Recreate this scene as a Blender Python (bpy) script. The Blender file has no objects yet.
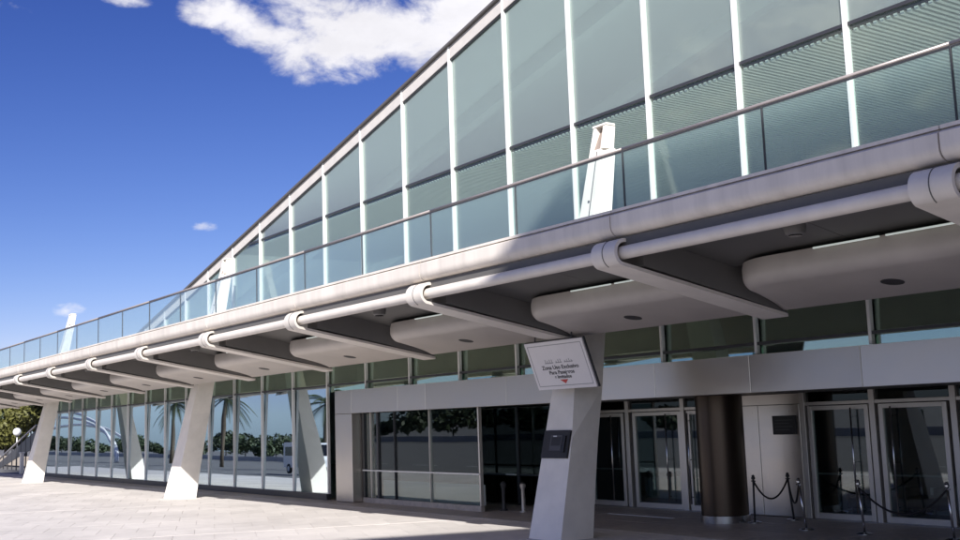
import bpy, bmesh, math, random
from mathutils import Vector, Matrix, noise
random.seed(7)
scene = bpy.context.scene
COL = scene.collection
PI = math.pi

# ------------------------------------------------------------------ camera
F, YAW, PITCH, ROLL, EYE = 1110.0, math.radians(54.9), math.radians(7.7), math.radians(-1.97), 2.5
fw = Vector((-math.sin(YAW)*math.cos(PITCH), math.cos(YAW)*math.cos(PITCH), math.sin(PITCH)))
rt = Vector((math.cos(YAW), math.sin(YAW), 0)); up = rt.cross(fw)
c_, s_ = math.cos(ROLL), math.sin(ROLL)
rt, up = c_*rt + s_*up, -s_*rt + c_*up
cam = bpy.data.cameras.new('camera'); cam.sensor_width = 36; cam.lens = 36*F/960
cam.clip_end = 6000
camo = bpy.data.objects.new('camera', cam); COL.objects.link(camo)
camo.matrix_world = Matrix((
    (rt.x, up.x, -fw.x, 0), (rt.y, up.y, -fw.y, 0), (rt.z, up.z, -fw.z, EYE), (0, 0, 0, 1)))
scene.camera = camo

# ------------------------------------------------------------------ world, sun, exposure
SUN = Vector((1.068, -0.97, 1.0)).normalized()
SKY_STRENGTH, SUN_STRENGTH, EXPOSURE = 0.085, 4.6, 0.62
scene.view_settings.view_transform = 'Standard'; scene.view_settings.look = 'None'
scene.view_settings.gamma = 1; scene.view_settings.use_curve_mapping = False
scene.view_settings.exposure = EXPOSURE
world = bpy.data.worlds.new('World'); scene.world = world; world.use_nodes = True

def skydir(px, py):          # direction of a point of the sky, worked out once from the camera's bearings
    return ((px-480)/F*rt - (py-270)/F*up + fw).normalized()

def build_world():
    nt = world.node_tree; nt.nodes.clear(); N, L = nt.nodes, nt.links
    out = N.new('ShaderNodeOutputWorld'); bg = N.new('ShaderNodeBackground')
    sky = N.new('ShaderNodeTexSky'); sky.sky_type = 'NISHITA'; sky.sun_disc = False
    sky.sun_elevation = math.asin(SUN.z); sky.sun_rotation = math.atan2(SUN.x, SUN.y)
    sky.air_density = 0.8; sky.dust_density = 0.35; sky.ozone_density = 4.5; sky.altitude = 0
    bg.inputs['Strength'].default_value = SKY_STRENGTH
    tc = N.new('ShaderNodeTexCoord')
    def m(op, a, b=None, clamp=False):
        n = N.new('ShaderNodeMath'); n.operation = op; n.use_clamp = clamp
        for i, v in enumerate((a, b)):
            if v is None: continue
            if isinstance(v, (int, float)): n.inputs[i].default_value = v
            else: L.new(v, n.inputs[i])
        return n.outputs[0]
    def dot(v):
        n = N.new('ShaderNodeVectorMath'); n.operation = 'DOT_PRODUCT'
        L.new(tc.outputs['Generated'], n.inputs[0]); n.inputs[1].default_value = v
        return n.outputs['Value']
    def noise_n(scale, detail, rough, dist=0.0):
        mp = N.new('ShaderNodeMapping'); mp.inputs['Scale'].default_value = (1, 1, 1.7)
        L.new(tc.outputs['Generated'], mp.inputs[0])
        n = N.new('ShaderNodeTexNoise'); n.inputs['Scale'].default_value = scale
        n.inputs['Detail'].default_value = detail; n.inputs['Roughness'].default_value = rough
        n.inputs['Distortion'].default_value = dist
        L.new(mp.outputs[0], n.inputs['Vector']); return n.outputs['Fac']
    # cumulus seen opposite the sun: (bearing, half width, half height in radians, weight)
    mask = None
    for px, py, a, b, wgt in [(212, 12, 36, 15, 1.0), (258, 24, 42, 21, 1.05), (305, 24, 60, 30, 1.1), (335, 44, 66, 40, 1.15), (398, 30, 60, 34, 1.1),
                              (470, 4, 72, 46, 1.1), (560, -30, 120, 50, 1.0),
                              (203, 226, 14, 6, .9), (70, 311, 17, 8, .78), (130, 1, 26, 7, .7), (8, 8, 30, 9, .5),
                              (-260, 120, 140, 46, .9), (1350, -60, 240, 80, 1.0), (620, -330, 300, 90, 1.0)]:
        d = skydir(px, py); u = d.cross(Vector((0, 0, 1))).normalized(); v = u.cross(d)
        e = m('ADD', m('POWER', m('ABSOLUTE', m('DIVIDE', dot(u), a/F)), 2.0), m('POWER', m('ABSOLUTE', m('DIVIDE', dot(v), b/F)), 2.0))
        f = m('MULTIPLY', m('SUBTRACT', 1.0, m('MULTIPLY', e, 0.5)), wgt)
        f = m('MULTIPLY', m('MAXIMUM', f, 0.0), m('GREATER_THAN', dot(d), 0.2))
        mask = f if mask is None else m('MAXIMUM', mask, f)
    # loose fair-weather cloud over the unseen dome, cover raised as white fill light
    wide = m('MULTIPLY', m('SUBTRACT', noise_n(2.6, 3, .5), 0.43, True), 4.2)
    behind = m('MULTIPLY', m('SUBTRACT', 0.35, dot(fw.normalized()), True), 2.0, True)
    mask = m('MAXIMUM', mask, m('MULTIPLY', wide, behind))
    fine = noise_n(15, 9, .60, .25)
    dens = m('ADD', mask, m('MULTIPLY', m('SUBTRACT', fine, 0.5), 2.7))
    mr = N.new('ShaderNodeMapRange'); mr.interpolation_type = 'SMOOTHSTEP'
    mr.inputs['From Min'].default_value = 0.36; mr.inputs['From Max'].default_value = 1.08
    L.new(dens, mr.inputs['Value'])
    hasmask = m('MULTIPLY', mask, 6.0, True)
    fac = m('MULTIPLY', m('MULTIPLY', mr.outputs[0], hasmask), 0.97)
    # cloud body: brighter where thick, greyer in the folds
    body = noise_n(9, 6, .6, .2)
    ramp = N.new('ShaderNodeMapRange'); ramp.inputs['From Min'].default_value = .35; ramp.inputs['From Max'].default_value = .65
    ramp.inputs['To Min'].default_value = 6.9; ramp.inputs['To Max'].default_value = 8.3
    L.new(body, ramp.inputs['Value'])
    cc = N.new('ShaderNodeCombineColor')
    L.new(ramp.outputs[0], cc.inputs[0]); L.new(m('MULTIPLY', ramp.outputs[0], .985), cc.inputs[1]); L.new(m('MULTIPLY', ramp.outputs[0], 1.03), cc.inputs[2])
    # deepen the clear air's blue, channel by channel
    sep = N.new('ShaderNodeSeparateColor'); L.new(sky.outputs[0], sep.inputs[0]); com = N.new('ShaderNodeCombineColor')
    chans = []
    for ch, (k, p) in enumerate(((2.32, 1.77), (1.145, 1.54), (.935, 1.1))):
        v = m('MULTIPLY', m('POWER', m('MULTIPLY', sep.outputs[ch], SKY_STRENGTH), p), k)
        chans.append(m('MINIMUM', v, .9))
    chans[1] = m('MINIMUM', chans[1], m('MULTIPLY', chans[2], .84))
    chans[0] = m('MINIMUM', chans[0], m('MULTIPLY', chans[1], .82))
    for ch in range(3): L.new(m('DIVIDE', chans[ch], SKY_STRENGTH), com.inputs[ch])
    mix = N.new('ShaderNodeMix'); mix.data_type = 'RGBA'
    L.new(fac, mix.inputs[0]); L.new(com.outputs[0], mix.inputs[6]); L.new(cc.outputs[0], mix.inputs[7])
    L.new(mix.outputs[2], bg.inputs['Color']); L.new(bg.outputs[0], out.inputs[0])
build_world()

sl = bpy.data.lights.new('sun', 'SUN'); sl.energy = SUN_STRENGTH; sl.angle = math.radians(0.53); sl.color = (1.0, 0.965, 0.925)
so = bpy.data.objects.new('sun', sl); COL.objects.link(so)
so.rotation_euler = SUN.to_track_quat('Z', 'Y').to_euler(); so.location = SUN*60

# ------------------------------------------------------------------ materials
MAT = {}
def pbr(name, col, rough=.5, metal=0.0, var=.0, vscale=3.0, bump=0.0, bscale=40, streak=False, objvar=0.0, spec=.5, stain=0.0):
    m = bpy.data.materials.new(name); m.use_nodes = True; nt = m.node_tree; N, L = nt.nodes, nt.links
    b = N['Principled BSDF']; b.inputs['Roughness'].default_value = rough; b.inputs['Metallic'].default_value = metal
    b.inputs['Specular IOR Level'].default_value = spec
    b.inputs['Base Color'].default_value = (*col, 1)
    tc = N.new('ShaderNodeTexCoord')
    cur = None
    if var > 0:
        mp = N.new('ShaderNodeMapping'); L.new(tc.outputs['Object'], mp.inputs[0])
        if streak: mp.inputs['Scale'].default_value = (1, 1, .12)
        n = N.new('ShaderNodeTexNoise'); n.inputs['Scale'].default_value = vscale; n.inputs['Detail'].default_value = 7; n.inputs['Roughness'].default_value = .6
        L.new(mp.outputs[0], n.inputs['Vector'])
        r = N.new('ShaderNodeMapRange'); r.inputs['From Min'].default_value = .3; r.inputs['From Max'].default_value = .7
        r.inputs['To Min'].default_value = 1-var; r.inputs['To Max'].default_value = 1+var*.6
        L.new(n.outputs['Fac'], r.inputs['Value']); cur = r.outputs[0]
        rr = N.new('ShaderNodeMapRange'); rr.inputs['To Min'].default_value = max(.02, rough-.1); rr.inputs['To Max'].default_value = min(1, rough+.1)
        L.new(n.outputs['Fac'], rr.inputs['Value']); L.new(rr.outputs[0], b.inputs['Roughness'])
    if stain > 0:
        n = N.new('ShaderNodeTexNoise'); n.inputs['Scale'].default_value = .35; n.inputs['Detail'].default_value = 5
        g = N.new('ShaderNodeNewGeometry'); L.new(g.outputs['Position'], n.inputs['Vector'])
        r = N.new('ShaderNodeMapRange'); r.inputs['From Min'].default_value = .35; r.inputs['From Max'].default_value = .65
        r.inputs['To Min'].default_value = 1-stain; r.inputs['To Max'].default_value = 1.0
        L.new(n.outputs['Fac'], r.inputs['Value'])
        if cur is None: cur = r.outputs[0]
        else:
            mu = N.new('ShaderNodeMath'); mu.operation = 'MULTIPLY'; L.new(cur, mu.inputs[0]); L.new(r.outputs[0], mu.inputs[1]); cur = mu.outputs[0]
    if objvar > 0:
        oi = N.new('ShaderNodeObjectInfo'); r = N.new('ShaderNodeMapRange')
        r.inputs['To Min'].default_value = 1-objvar; r.inputs['To Max'].default_value = 1+objvar*.4
        L.new(oi.outputs['Random'], r.inputs['Value'])
        if cur is None: cur = r.outputs[0]
        else:
            mu = N.new('ShaderNodeMath'); mu.operation = 'MULTIPLY'; L.new(cur, mu.inputs[0]); L.new(r.outputs[0], mu.inputs[1]); cur = mu.outputs[0]
    if cur is not None:
        vm = N.new('ShaderNodeVectorMath'); vm.operation = 'SCALE'; vm.inputs[0].default_value = col; L.new(cur, vm.inputs['Scale'])
        L.new(vm.outputs[0], b.inputs['Base Color'])
    if bump > 0:
        n = N.new('ShaderNodeTexNoise'); n.inputs['Scale'].default_value = bscale; n.inputs['Detail'].default_value = 4
        L.new(tc.outputs['Object'], n.inputs['Vector'])
        bp = N.new('ShaderNodeBump'); bp.inputs['Strength'].default_value = bump; bp.inputs['Distance'].default_value = .02
        L.new(n.outputs['Fac'], bp.inputs['Height']); L.new(bp.outputs[0], b.inputs['Normal'])
    MAT[name] = m; return m

def glass(name, tint, base, ior=1.5, rough=.01, wobble=0.0, gcol=(.93, .97, .97), wscale=.35, dust_haze=.0, film=(.55, .58, .56)):
    m = bpy.data.materials.new(name); m.use_nodes = True; nt = m.node_tree; N, L = nt.nodes, nt.links
    N.remove(N['Principled BSDF']); out = N['Material Output']
    tr = N.new('ShaderNodeBsdfTransparent'); tr.inputs[0].default_value = (*tint, 1)
    gl = N.new('ShaderNodeBsdfGlossy'); gl.inputs['Color'].default_value = (*gcol, 1); gl.inputs['Roughness'].default_value = rough
    # Schlick reflectance from the true pane normal, the same for both faces of the pane
    gg = N.new('ShaderNodeNewGeometry'); dt = N.new('ShaderNodeVectorMath'); dt.operation = 'DOT_PRODUCT'
    L.new(gg.outputs['True Normal'], dt.inputs[0]); L.new(gg.outputs['Incoming'], dt.inputs[1])
    ab = N.new('ShaderNodeMath'); ab.operation = 'ABSOLUTE'; L.new(dt.outputs['Value'], ab.inputs[0])
    om = N.new('ShaderNodeMath'); om.operation = 'SUBTRACT'; om.inputs[0].default_value = 1.0; om.use_clamp = True; L.new(ab.outputs[0], om.inputs[1])
    pw = N.new('ShaderNodeMath'); pw.operation = 'POWER'; pw.inputs[1].default_value = ior; L.new(om.outputs[0], pw.inputs[0])
    ma = N.new('ShaderNodeMath'); ma.operation = 'MULTIPLY_ADD'; ma.inputs[1].default_value = 1-base; ma.inputs[2].default_value = base
    L.new(pw.outputs[0], ma.inputs[0])
    mx = N.new('ShaderNodeMixShader'); L.new(ma.outputs[0], mx.inputs[0]); L.new(tr.outputs[0], mx.inputs[1]); L.new(gl.outputs[0], mx.inputs[2])
    if wobble > 0:          # slight roller-wave of toughened panes
        g = N.new('ShaderNodeNewGeometry'); n = N.new('ShaderNodeTexNoise'); n.inputs['Scale'].default_value = wscale; n.inputs['Detail'].default_value = 1
        L.new(g.outputs['Position'], n.inputs['Vector'])
        bp = N.new('ShaderNodeBump'); bp.inputs['Strength'].default_value = 1.0; bp.inputs['Distance'].default_value = wobble
        L.new(n.outputs['Fac'], bp.inputs['Height']); L.new(bp.outputs[0], gl.inputs['Normal'])
    fin = mx
    if dust_haze > 0:            # thin film of dust, raised to paint a pale haze into the glass
        df = N.new('ShaderNodeBsdfDiffuse'); df.inputs[0].default_value = (*film, 1)
        mx2 = N.new('ShaderNodeMixShader'); mx2.inputs[0].default_value = dust_haze
        L.new(mx.outputs[0], mx2.inputs[1]); L.new(df.outputs[0], mx2.inputs[2]); fin = mx2
    L.new(fin.outputs[0], out.inputs['Surface'])
    MAT[name] = m; return m

def steel(name, col, rough, grain):
    m = pbr(name, col, rough, 1.0); nt = m.node_tree; N, L = nt.nodes, nt.links; b = N['Principled BSDF']
    tc = N.new('ShaderNodeTexCoord'); mp = N.new('ShaderNodeMapping'); mp.inputs['Scale'].default_value = grain
    L.new(tc.outputs['Object'], mp.inputs[0])
    n = N.new('ShaderNodeTexNoise'); n.inputs['Scale'].default_value = 6; n.inputs['Detail'].default_value = 5; L.new(mp.outputs[0], n.inputs['Vector'])
    r = N.new('ShaderNodeMapRange'); r.inputs['To Min'].default_value = rough-.09; r.inputs['To Max'].default_value = rough+.13
    L.new(n.outputs['Fac'], r.inputs['Value']); L.new(r.outputs[0], b.inputs['Roughness'])
    oi = N.new('ShaderNodeObjectInfo'); mr_ = N.new('ShaderNodeMapRange'); mr_.inputs['To Min'].default_value = .86; mr_.inputs['To Max'].default_value = 1.08
    L.new(oi.outputs['Random'], mr_.inputs['Value']); vm_ = N.new('ShaderNodeVectorMath'); vm_.operation = 'SCALE'; vm_.inputs[0].default_value = col
    L.new(mr_.outputs[0], vm_.inputs['Scale']); L.new(vm_.outputs[0], b.inputs['Base Color'])
    n2 = N.new('ShaderNodeTexNoise'); n2.inputs['Scale'].default_value = .7; n2.inputs['Detail'].default_value = 2; L.new(tc.outputs['Object'], n2.inputs['Vector'])
    bp = N.new('ShaderNodeBump'); bp.inputs['Strength'].default_value = .8; bp.inputs['Distance'].default_value = .03
    L.new(n2.outputs['Fac'], bp.inputs['Height']); L.new(bp.outputs[0], b.inputs['Normal'])
    return m

pbr('white_paint', (.80, .79, .77), .45, var=.05, vscale=2.5, streak=True)
pbr('fascia_paint', (.75, .685, .615), .5, var=.13, vscale=4.0, streak=True, bump=.06, bscale=9, stain=.10, objvar=.05)
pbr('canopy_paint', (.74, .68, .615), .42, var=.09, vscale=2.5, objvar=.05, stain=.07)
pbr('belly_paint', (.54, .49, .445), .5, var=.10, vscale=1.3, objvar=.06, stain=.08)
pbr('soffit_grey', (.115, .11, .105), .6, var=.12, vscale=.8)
pbr('web_grey', (.17, .162, .155), .55, var=.1, vscale=1.0)  # shaded tone of the canopy paint for rib webs; also small fittings
pbr('column_paint', (.90, .845, .765), .5, var=.09, vscale=1.8, bump=.03, bscale=12, stain=.08)
pbr('recess_brown', (.30, .24, .20), .7, var=.2)
pbr('seal_black', (.015, .015, .016), .5)
pbr('dark_metal', (.045, .045, .05), .4, var=.1)
pbr('roof_cap', (.11, .10, .095), .5)
pbr('roof_band', (.62, .58, .54), .5, var=.06)
pbr('alu_frame', (.63, .59, .54), .38, .6, var=.06)
pbr('alu_light', (.78, .77, .75), .45, .15, var=.05)
pbr('granite', (.46, .405, .355), .5, var=.25, vscale=6, objvar=.15)
pbr('slab', (.69, .645, .605), .75, var=.08, vscale=2.2, bump=.10, bscale=60, objvar=.08, stain=.15)
pbr('joint', (.49, .455, .43), .9, var=.1)
pbr('asphalt', (.15, .147, .142), .9, var=.2, vscale=.5)
pbr('concrete', (.42, .40, .37), .85, var=.12, vscale=.6)
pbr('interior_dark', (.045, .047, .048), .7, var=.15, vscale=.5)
pbr('interior_mid', (.45, .47, .45), .8, var=.12, vscale=.3)
pbr('interior_light', (.78, .80, .79), .8, var=.08, vscale=.2)
pbr('vault', (.82, .84, .83), .85, var=.06, vscale=.25)
pbr('ceiling_void', (.012, .012, .013), .8)
pbr('slat_alu', (.80, .82, .80), .45, .2)
pbr('bronze', (.085, .062, .046), .34, .75, var=.18, vscale=1.2, streak=True)
pbr('sign_white', (.78, .74, .73), .4, var=.03)
pbr('sign_ink', (.05, .05, .055), .5)
pbr('sign_grey', (.34, .33, .33), .5)
pbr('sign_red', (.55, .04, .035), .5)
pbr('rope', (.015, .013, .014), .8)
pbr('rail_wood', (.42, .37, .35), .35, .3, var=.1)
pbr('chrome', (.55, .55, .56), .22, 1.0)
pbr('bark', (.11, .085, .06), .9, var=.3, vscale=6)
pbr('leaf', (.045, .068, .024), .6, var=.35, vscale=.9, objvar=.2)
pbr('leaf_gold', (.125, .125, .03), .6, var=.35, vscale=.9)
pbr('leaf_dark', (.05, .072, .03), .6, var=.35, vscale=.5, objvar=.3)
pbr('palm_leaf', (.045, .06, .022), .55, var=.25, vscale=1.2)
pbr('van_white', (.78, .78, .78), .3)
pbr('tyre', (.02, .02, .02), .85)
pbr('plastic_dark', (.028, .027, .028), .6)
pbr('screen_grey', (.07, .068, .07), .5)
pbr('lens_black', (.01, .01, .012), .12)
pbr('stone_wall', (.42, .36, .29), .85, var=.15)
pbr('leather', (.02, .019, .02), .4)
pbr('globe_white', (.8, .8, .78), .3)
steel('steel_panel', (.66, .605, .545), .33, (1, 1, 14))
steel('steel_wall', (.56, .515, .465), .30, (14, 14, .6))
glass('glass_upper', (.88, .955, .93), .07, 4.0, wobble=.03, wscale=.16, dust_haze=.18)
glass('glass_band', (.92, .975, .95), .035, 4.6, wobble=.006, dust_haze=.035)
glass('glass_lower', (.55, .65, .63), .58, 3.0, wobble=.0035, wscale=.35, gcol=(.80, .92, 1.0))
glass('glass_clerestory', (.80, .92, .84), .48, 3.0, wobble=.0035, wscale=.35, gcol=(.78, .95, .80), dust_haze=.06)
glass('glass_rail', (.91, .96, .95), .008, 3.0, dust_haze=.08, film=(.60, .74, .74))
glass('glass_porch', (.55, .64, .65), .12, 4.5, wobble=.002)
glass('glass_black', (.14, .15, .15), .05, 4.5)
def emit(name, col, s):
    m = bpy.data.materials.new(name); m.use_nodes = True; nt = m.node_tree; N, L = nt.nodes, nt.links
    b = N['Principled BSDF']; b.inputs['Base Color'].default_value = (.8, .8, .8, 1)
    b.inputs['Emission Color'].default_value = (*col, 1); b.inputs['Emission Strength'].default_value = s
    MAT[name] = m
emit('tube_lit', (.86, 1.0, .90), .2)

# ------------------------------------------------------------------ builders
def link(name, me, mat, parent=None, smooth=False):
    me.materials.clear(); me.materials.append(MAT[mat])
    if smooth:
        for p in me.polygons: p.use_smooth = True
    o = bpy.data.objects.new(name, me); COL.objects.link(o)
    if parent is not None:
        o.parent = parent
        o.location = -world_loc(parent)
    return o
def world_loc(o):
    l = Vector((0, 0, 0))
    while o is not None: l = l + o.location; o = o.parent
    return l
def mesh(name, vs, fs, mat, parent=None, smooth=False):
    me = bpy.data.meshes.new(name); me.from_pydata([tuple(v) for v in vs], [], fs); me.update()
    bm = bmesh.new(); bm.from_mesh(me); bmesh.ops.recalc_face_normals(bm, faces=bm.faces[:]); bm.to_mesh(me); bm.free()
    return link(name, me, mat, parent, smooth)
def tag(o, label, cat, group=None, kind=None):
    if label: o['label'] = label
    if cat: o['category'] = cat
    if group: o['group'] = group
    if kind: o['kind'] = kind
    return o
def thing(name, loc, label, cat, group=None):
    o = bpy.data.objects.new(name, None); o.empty_display_size = .3; COL.objects.link(o); o.location = loc
    return tag(o, label, cat, group)
class MB:
    def __init__(s): s.v = []; s.f = []
    def add(s, vs, fs):
        k = len(s.v); s.v += [tuple(v) for v in vs]; s.f += [tuple(i+k for i in f) for f in fs]; return s
    def box(s, x0, x1, y0, y1, z0, z1):
        return s.add([(x0,y0,z0),(x1,y0,z0),(x1,y1,z0),(x0,y1,z0),(x0,y0,z1),(x1,y0,z1),(x1,y1,z1),(x0,y1,z1)],
                     [(0,3,2,1),(4,5,6,7),(0,1,5,4),(1,2,6,5),(2,3,7,6),(3,0,4,7)])
    def cbox(s, x0, x1, y0, y1, z0, z1, c=.01):      # box with chamfered edges
        bm = bmesh.new(); bmesh.ops.create_cube(bm, size=1)
        for v in bm.verts:
            v.co = Vector(((x0+x1)/2+v.co.x*(x1-x0), (y0+y1)/2+v.co.y*(y1-y0), (z0+z1)/2+v.co.z*(z1-z0)))
        bmesh.ops.bevel(bm, geom=bm.edges[:], offset=c, segments=1, affect='EDGES')
        bm.verts.index_update()
        s.add([v.co.copy() for v in bm.verts], [tuple(v.index for v in f.verts) for f in bm.faces]); bm.free(); return s
    def prism_x(s, prof, x0, x1):     # closed YZ profile extruded along X
        n = len(prof)
        return s.add([(x0, y, z) for y, z in prof]+[(x1, y, z) for y, z in prof],
                     [tuple(range(n-1, -1, -1)), tuple(range(n, 2*n))]+[(i, (i+1) % n, n+(i+1) % n, n+i) for i in range(n)])
    def prism_y(s, prof, y0, y1):     # closed XZ profile extruded along Y
        n = len(prof)
        return s.add([(x, y0, z) for x, z in prof]+[(x, y1, z) for x, z in prof],
                     [tuple(range(n)), tuple(range(2*n-1, n-1, -1))]+[(i, n+i, n+(i+1) % n, (i+1) % n) for i in range(n)])
    def tube(s, pts, r, n=8, cap=True):
        pts = [Vector(p) for p in pts]; rs = r if isinstance(r, (list, tuple)) else [r]*len(pts)
        k = len(s.v); ref = Vector((0, 0, 1))
        for i, p in enumerate(pts):
            t = (pts[min(i+1, len(pts)-1)]-pts[max(i-1, 0)]).normalized()
            a = t.cross(ref if abs(t.z) < .95 else Vector((1, 0, 0))).normalized(); b = a.cross(t)
            for j in range(n):
                w = 2*PI*j/n; s.v.append(tuple(p+a*(rs[i]*math.cos(w))+b*(rs[i]*math.sin(w))))
        for i in range(len(pts)-1):
            for j in range(n):
                s.f.append((k+i*n+j, k+i*n+(j+1) % n, k+(i+1)*n+(j+1) % n, k+(i+1)*n+j))
        if cap:
            s.f.append(tuple(k+j for j in range(n-1, -1, -1))); m = k+(len(pts)-1)*n; s.f.append(tuple(m+j for j in range(n)))
        return s
    def lathe(s, prof, cx, cy, n=24):       # (r,z) profile about a vertical axis
        k = len(s.v)
        for r, z in prof:
            for j in range(n):
                w = 2*PI*j/n; s.v.append((cx+r*math.cos(w), cy+r*math.sin(w), z))
        for i in range(len(prof)-1):
            for j in range(n): s.f.append((k+i*n+j, k+i*n+(j+1) % n, k+(i+1)*n+(j+1) % n, k+(i+1)*n+j))
        s.f.append(tuple(k+j for j in range(n-1, -1, -1))); m = k+(len(prof)-1)*n; s.f.append(tuple(m+j for j in range(n)))
        return s
    def build(s, name, mat, parent=None, smooth=False, auto=False):
        o = mesh(name, s.v, s.f, mat, parent, smooth)
        if auto:
            for p in o.data.polygons: p.use_smooth = True
            o.data.set_sharp_from_angle(angle=math.radians(35))
        return o
def box(name, x0, x1, y0, y1, z0, z1, mat, parent=None): return MB().box(x0, x1, y0, y1, z0, z1).build(name, mat, parent)
def cbox(name, x0, x1, y0, y1, z0, z1, mat, parent=None, c=.01): return MB().cbox(x0, x1, y0, y1, z0, z1, c).build(name, mat, parent)
def dup(root, loc):
    r = root.copy(); COL.objects.link(r); r.location = loc
    for ch in list(root.children):
        c = ch.copy(); COL.objects.link(c); c.parent = r
        for g in list(ch.children):
            d = g.copy(); COL.objects.link(d); d.parent = c
    return r

# ------------------------------------------------------------------ dimensions
FY = 17.6            # plane of both glazed storeys
MOD = 2.72           # mullion module
def mx(k): return -12.6 - MOD*k
K0, K1 = -5, 22      # modules built
RIB0, BAY = -6.95, 5.44
RIBS = [RIB0-BAY*i for i in range(-2, 15)]
DECK_Y, DECK_Z = 11.05, 5.56
PIPE_Y, PIPE_Z, PIPE_R = 11.17, 4.90, .10
XL, XR = RIBS[-1]-.4, RIBS[0]+.4
TRANSOM = 9.75
def zroof(x):
    z = 7.4 + .2178*(x+54.1)
    if x > -24: z -= .0028*(x+24)**2
    return z

# ------------------------------------------------------------------ ground and paving
g = mesh('ground', [(-3000, -3000, -.16), (3000, -3000, -.16), (3000, 3000, -.16), (-3000, 3000, -.16)], [(0, 1, 2, 3)], 'asphalt'); g['kind'] = 'structure'
pv = box('pavement', -110, 24, 5.07, 17.45, -.05, -.012, 'joint'); pv['kind'] = 'structure'
for i in range(56):
    MB().cbox(-110+i*2.4, -110+i*2.4+2.39, 4.83, 5.06, -.16, .0, .015).build('kerb_stone', 'concrete', pv)
rd = box('road', -400, 200, -12, 4.82, -.13, -.12, 'asphalt'); rd['kind'] = 'structure'
for i in range(40): box('lane_dash', -150+i*6, -147.2+i*6, -1.06, -.94, -.119, -.116, 'white_paint', rd)
# slabs laid at an angle to the building
ANG = math.radians(-21.5); ux = Vector((math.cos(ANG), math.sin(ANG))); uy = Vector((-math.sin(ANG), math.cos(ANG)))
SW, SD, GAP = 1.44, .96, .009
slabs = []; KERB = 5.12
for i in range(-90, 40):
    for j in range(-60, 70):
        off = -28.3 + i*SW + (.035 if i % 8 == 0 else 0)
        a0, a1 = off+GAP/2+(.03 if i % 8 == 0 else 0), off+SW-GAP/2
        sh = (j*SD + (SD*.5 if i % 2 else 0))
        b0, b1 = sh+GAP/2, sh+SD-GAP/2
        cs = [ux*a+uy*b for a, b in ((a0, b0), (a1, b0), (a1, b1), (a0, b1))]
        if all(-75 < c.x < 3 for c in cs) and any(KERB < c.y < 16.62 for c in cs):
            for lim, sg_ in ((KERB, 1), (16.62, -1)):          # cut slabs along the kerb and the facade strip
                out = []
                for q in range(len(cs)):
                    p, r = cs[q], cs[(q+1) % len(cs)]
                    ip, ir = (p.y-lim)*sg_ >= 0, (r.y-lim)*sg_ >= 0
                    if ip: out.append(p)
                    if ip != ir: out.append(p.lerp(r, (lim-p.y)/(r.y-p.y)))
                cs = out
                if len(cs) < 3: break
            if len(cs) >= 3: slabs.append((i, j, cs))
def sees(c):
    d = Vector((c.x, c.y, -EYE)); w = d.dot(fw)
    if w < 1: return None
    px = 480+F*d.dot(rt)/w; py = 270-F*d.dot(up)/w
    return (px, py, w) if -20 < px < 980 and py < 560 else None
rank = []
for s in slabs:
    m_ = sum(s[2], Vector((0, 0)))/len(s[2]); v = sees(m_)
    rank.append((v[2] if v else 999, s))
rank.sort(key=lambda t: t[0])
slab_me = None
rest = MB()
for n, (dist, (i, j, cs)) in enumerate(rank):
    dz = random.uniform(-.0012, .0008)
    vs = [(c.x, c.y, -.045) for c in cs]+[(c.x, c.y, dz) for c in cs]
    nn = len(cs); fs = [tuple(range(nn, 2*nn))]+[(q, (q+1) % nn, nn+(q+1) % nn, nn+q) for q in range(nn)]
    if n < 300 and dist < 900: mesh('slab', vs, fs, 'slab', pv)
    else: rest.add(vs, fs)
r_ = rest.build('slab_field', 'slab', pv); r_['kind'] = 'stuff'
# dark granite strip under the facade and porch floor
pf = box('porch_floor', -74, 6, 16.66, 21.3, -.05, -.004, 'joint'); pf['kind'] = 'structure'
for i in range(int(78/1.36)):
    for j in range(3):
        x0 = -73.9+i*1.36; y0 = 16.67+j*1.53
        if j > 0 and x0+1.36 < -33.3: continue
        if j == 0 or x0 > -34:
            box('granite_tile', x0+.004, x0+1.352, y0+.004, y0+(1.522 if j < 2 else 1.5), -.03, random.uniform(-.001, .002)+.002, 'granite', pf)

# ------------------------------------------------------------------ terminal building
tb = thing('terminal_building', (-30, 30, 0), 'long glass terminal building with a sloping roof edge and white mullions', 'building')
def part(o): return o
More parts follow.
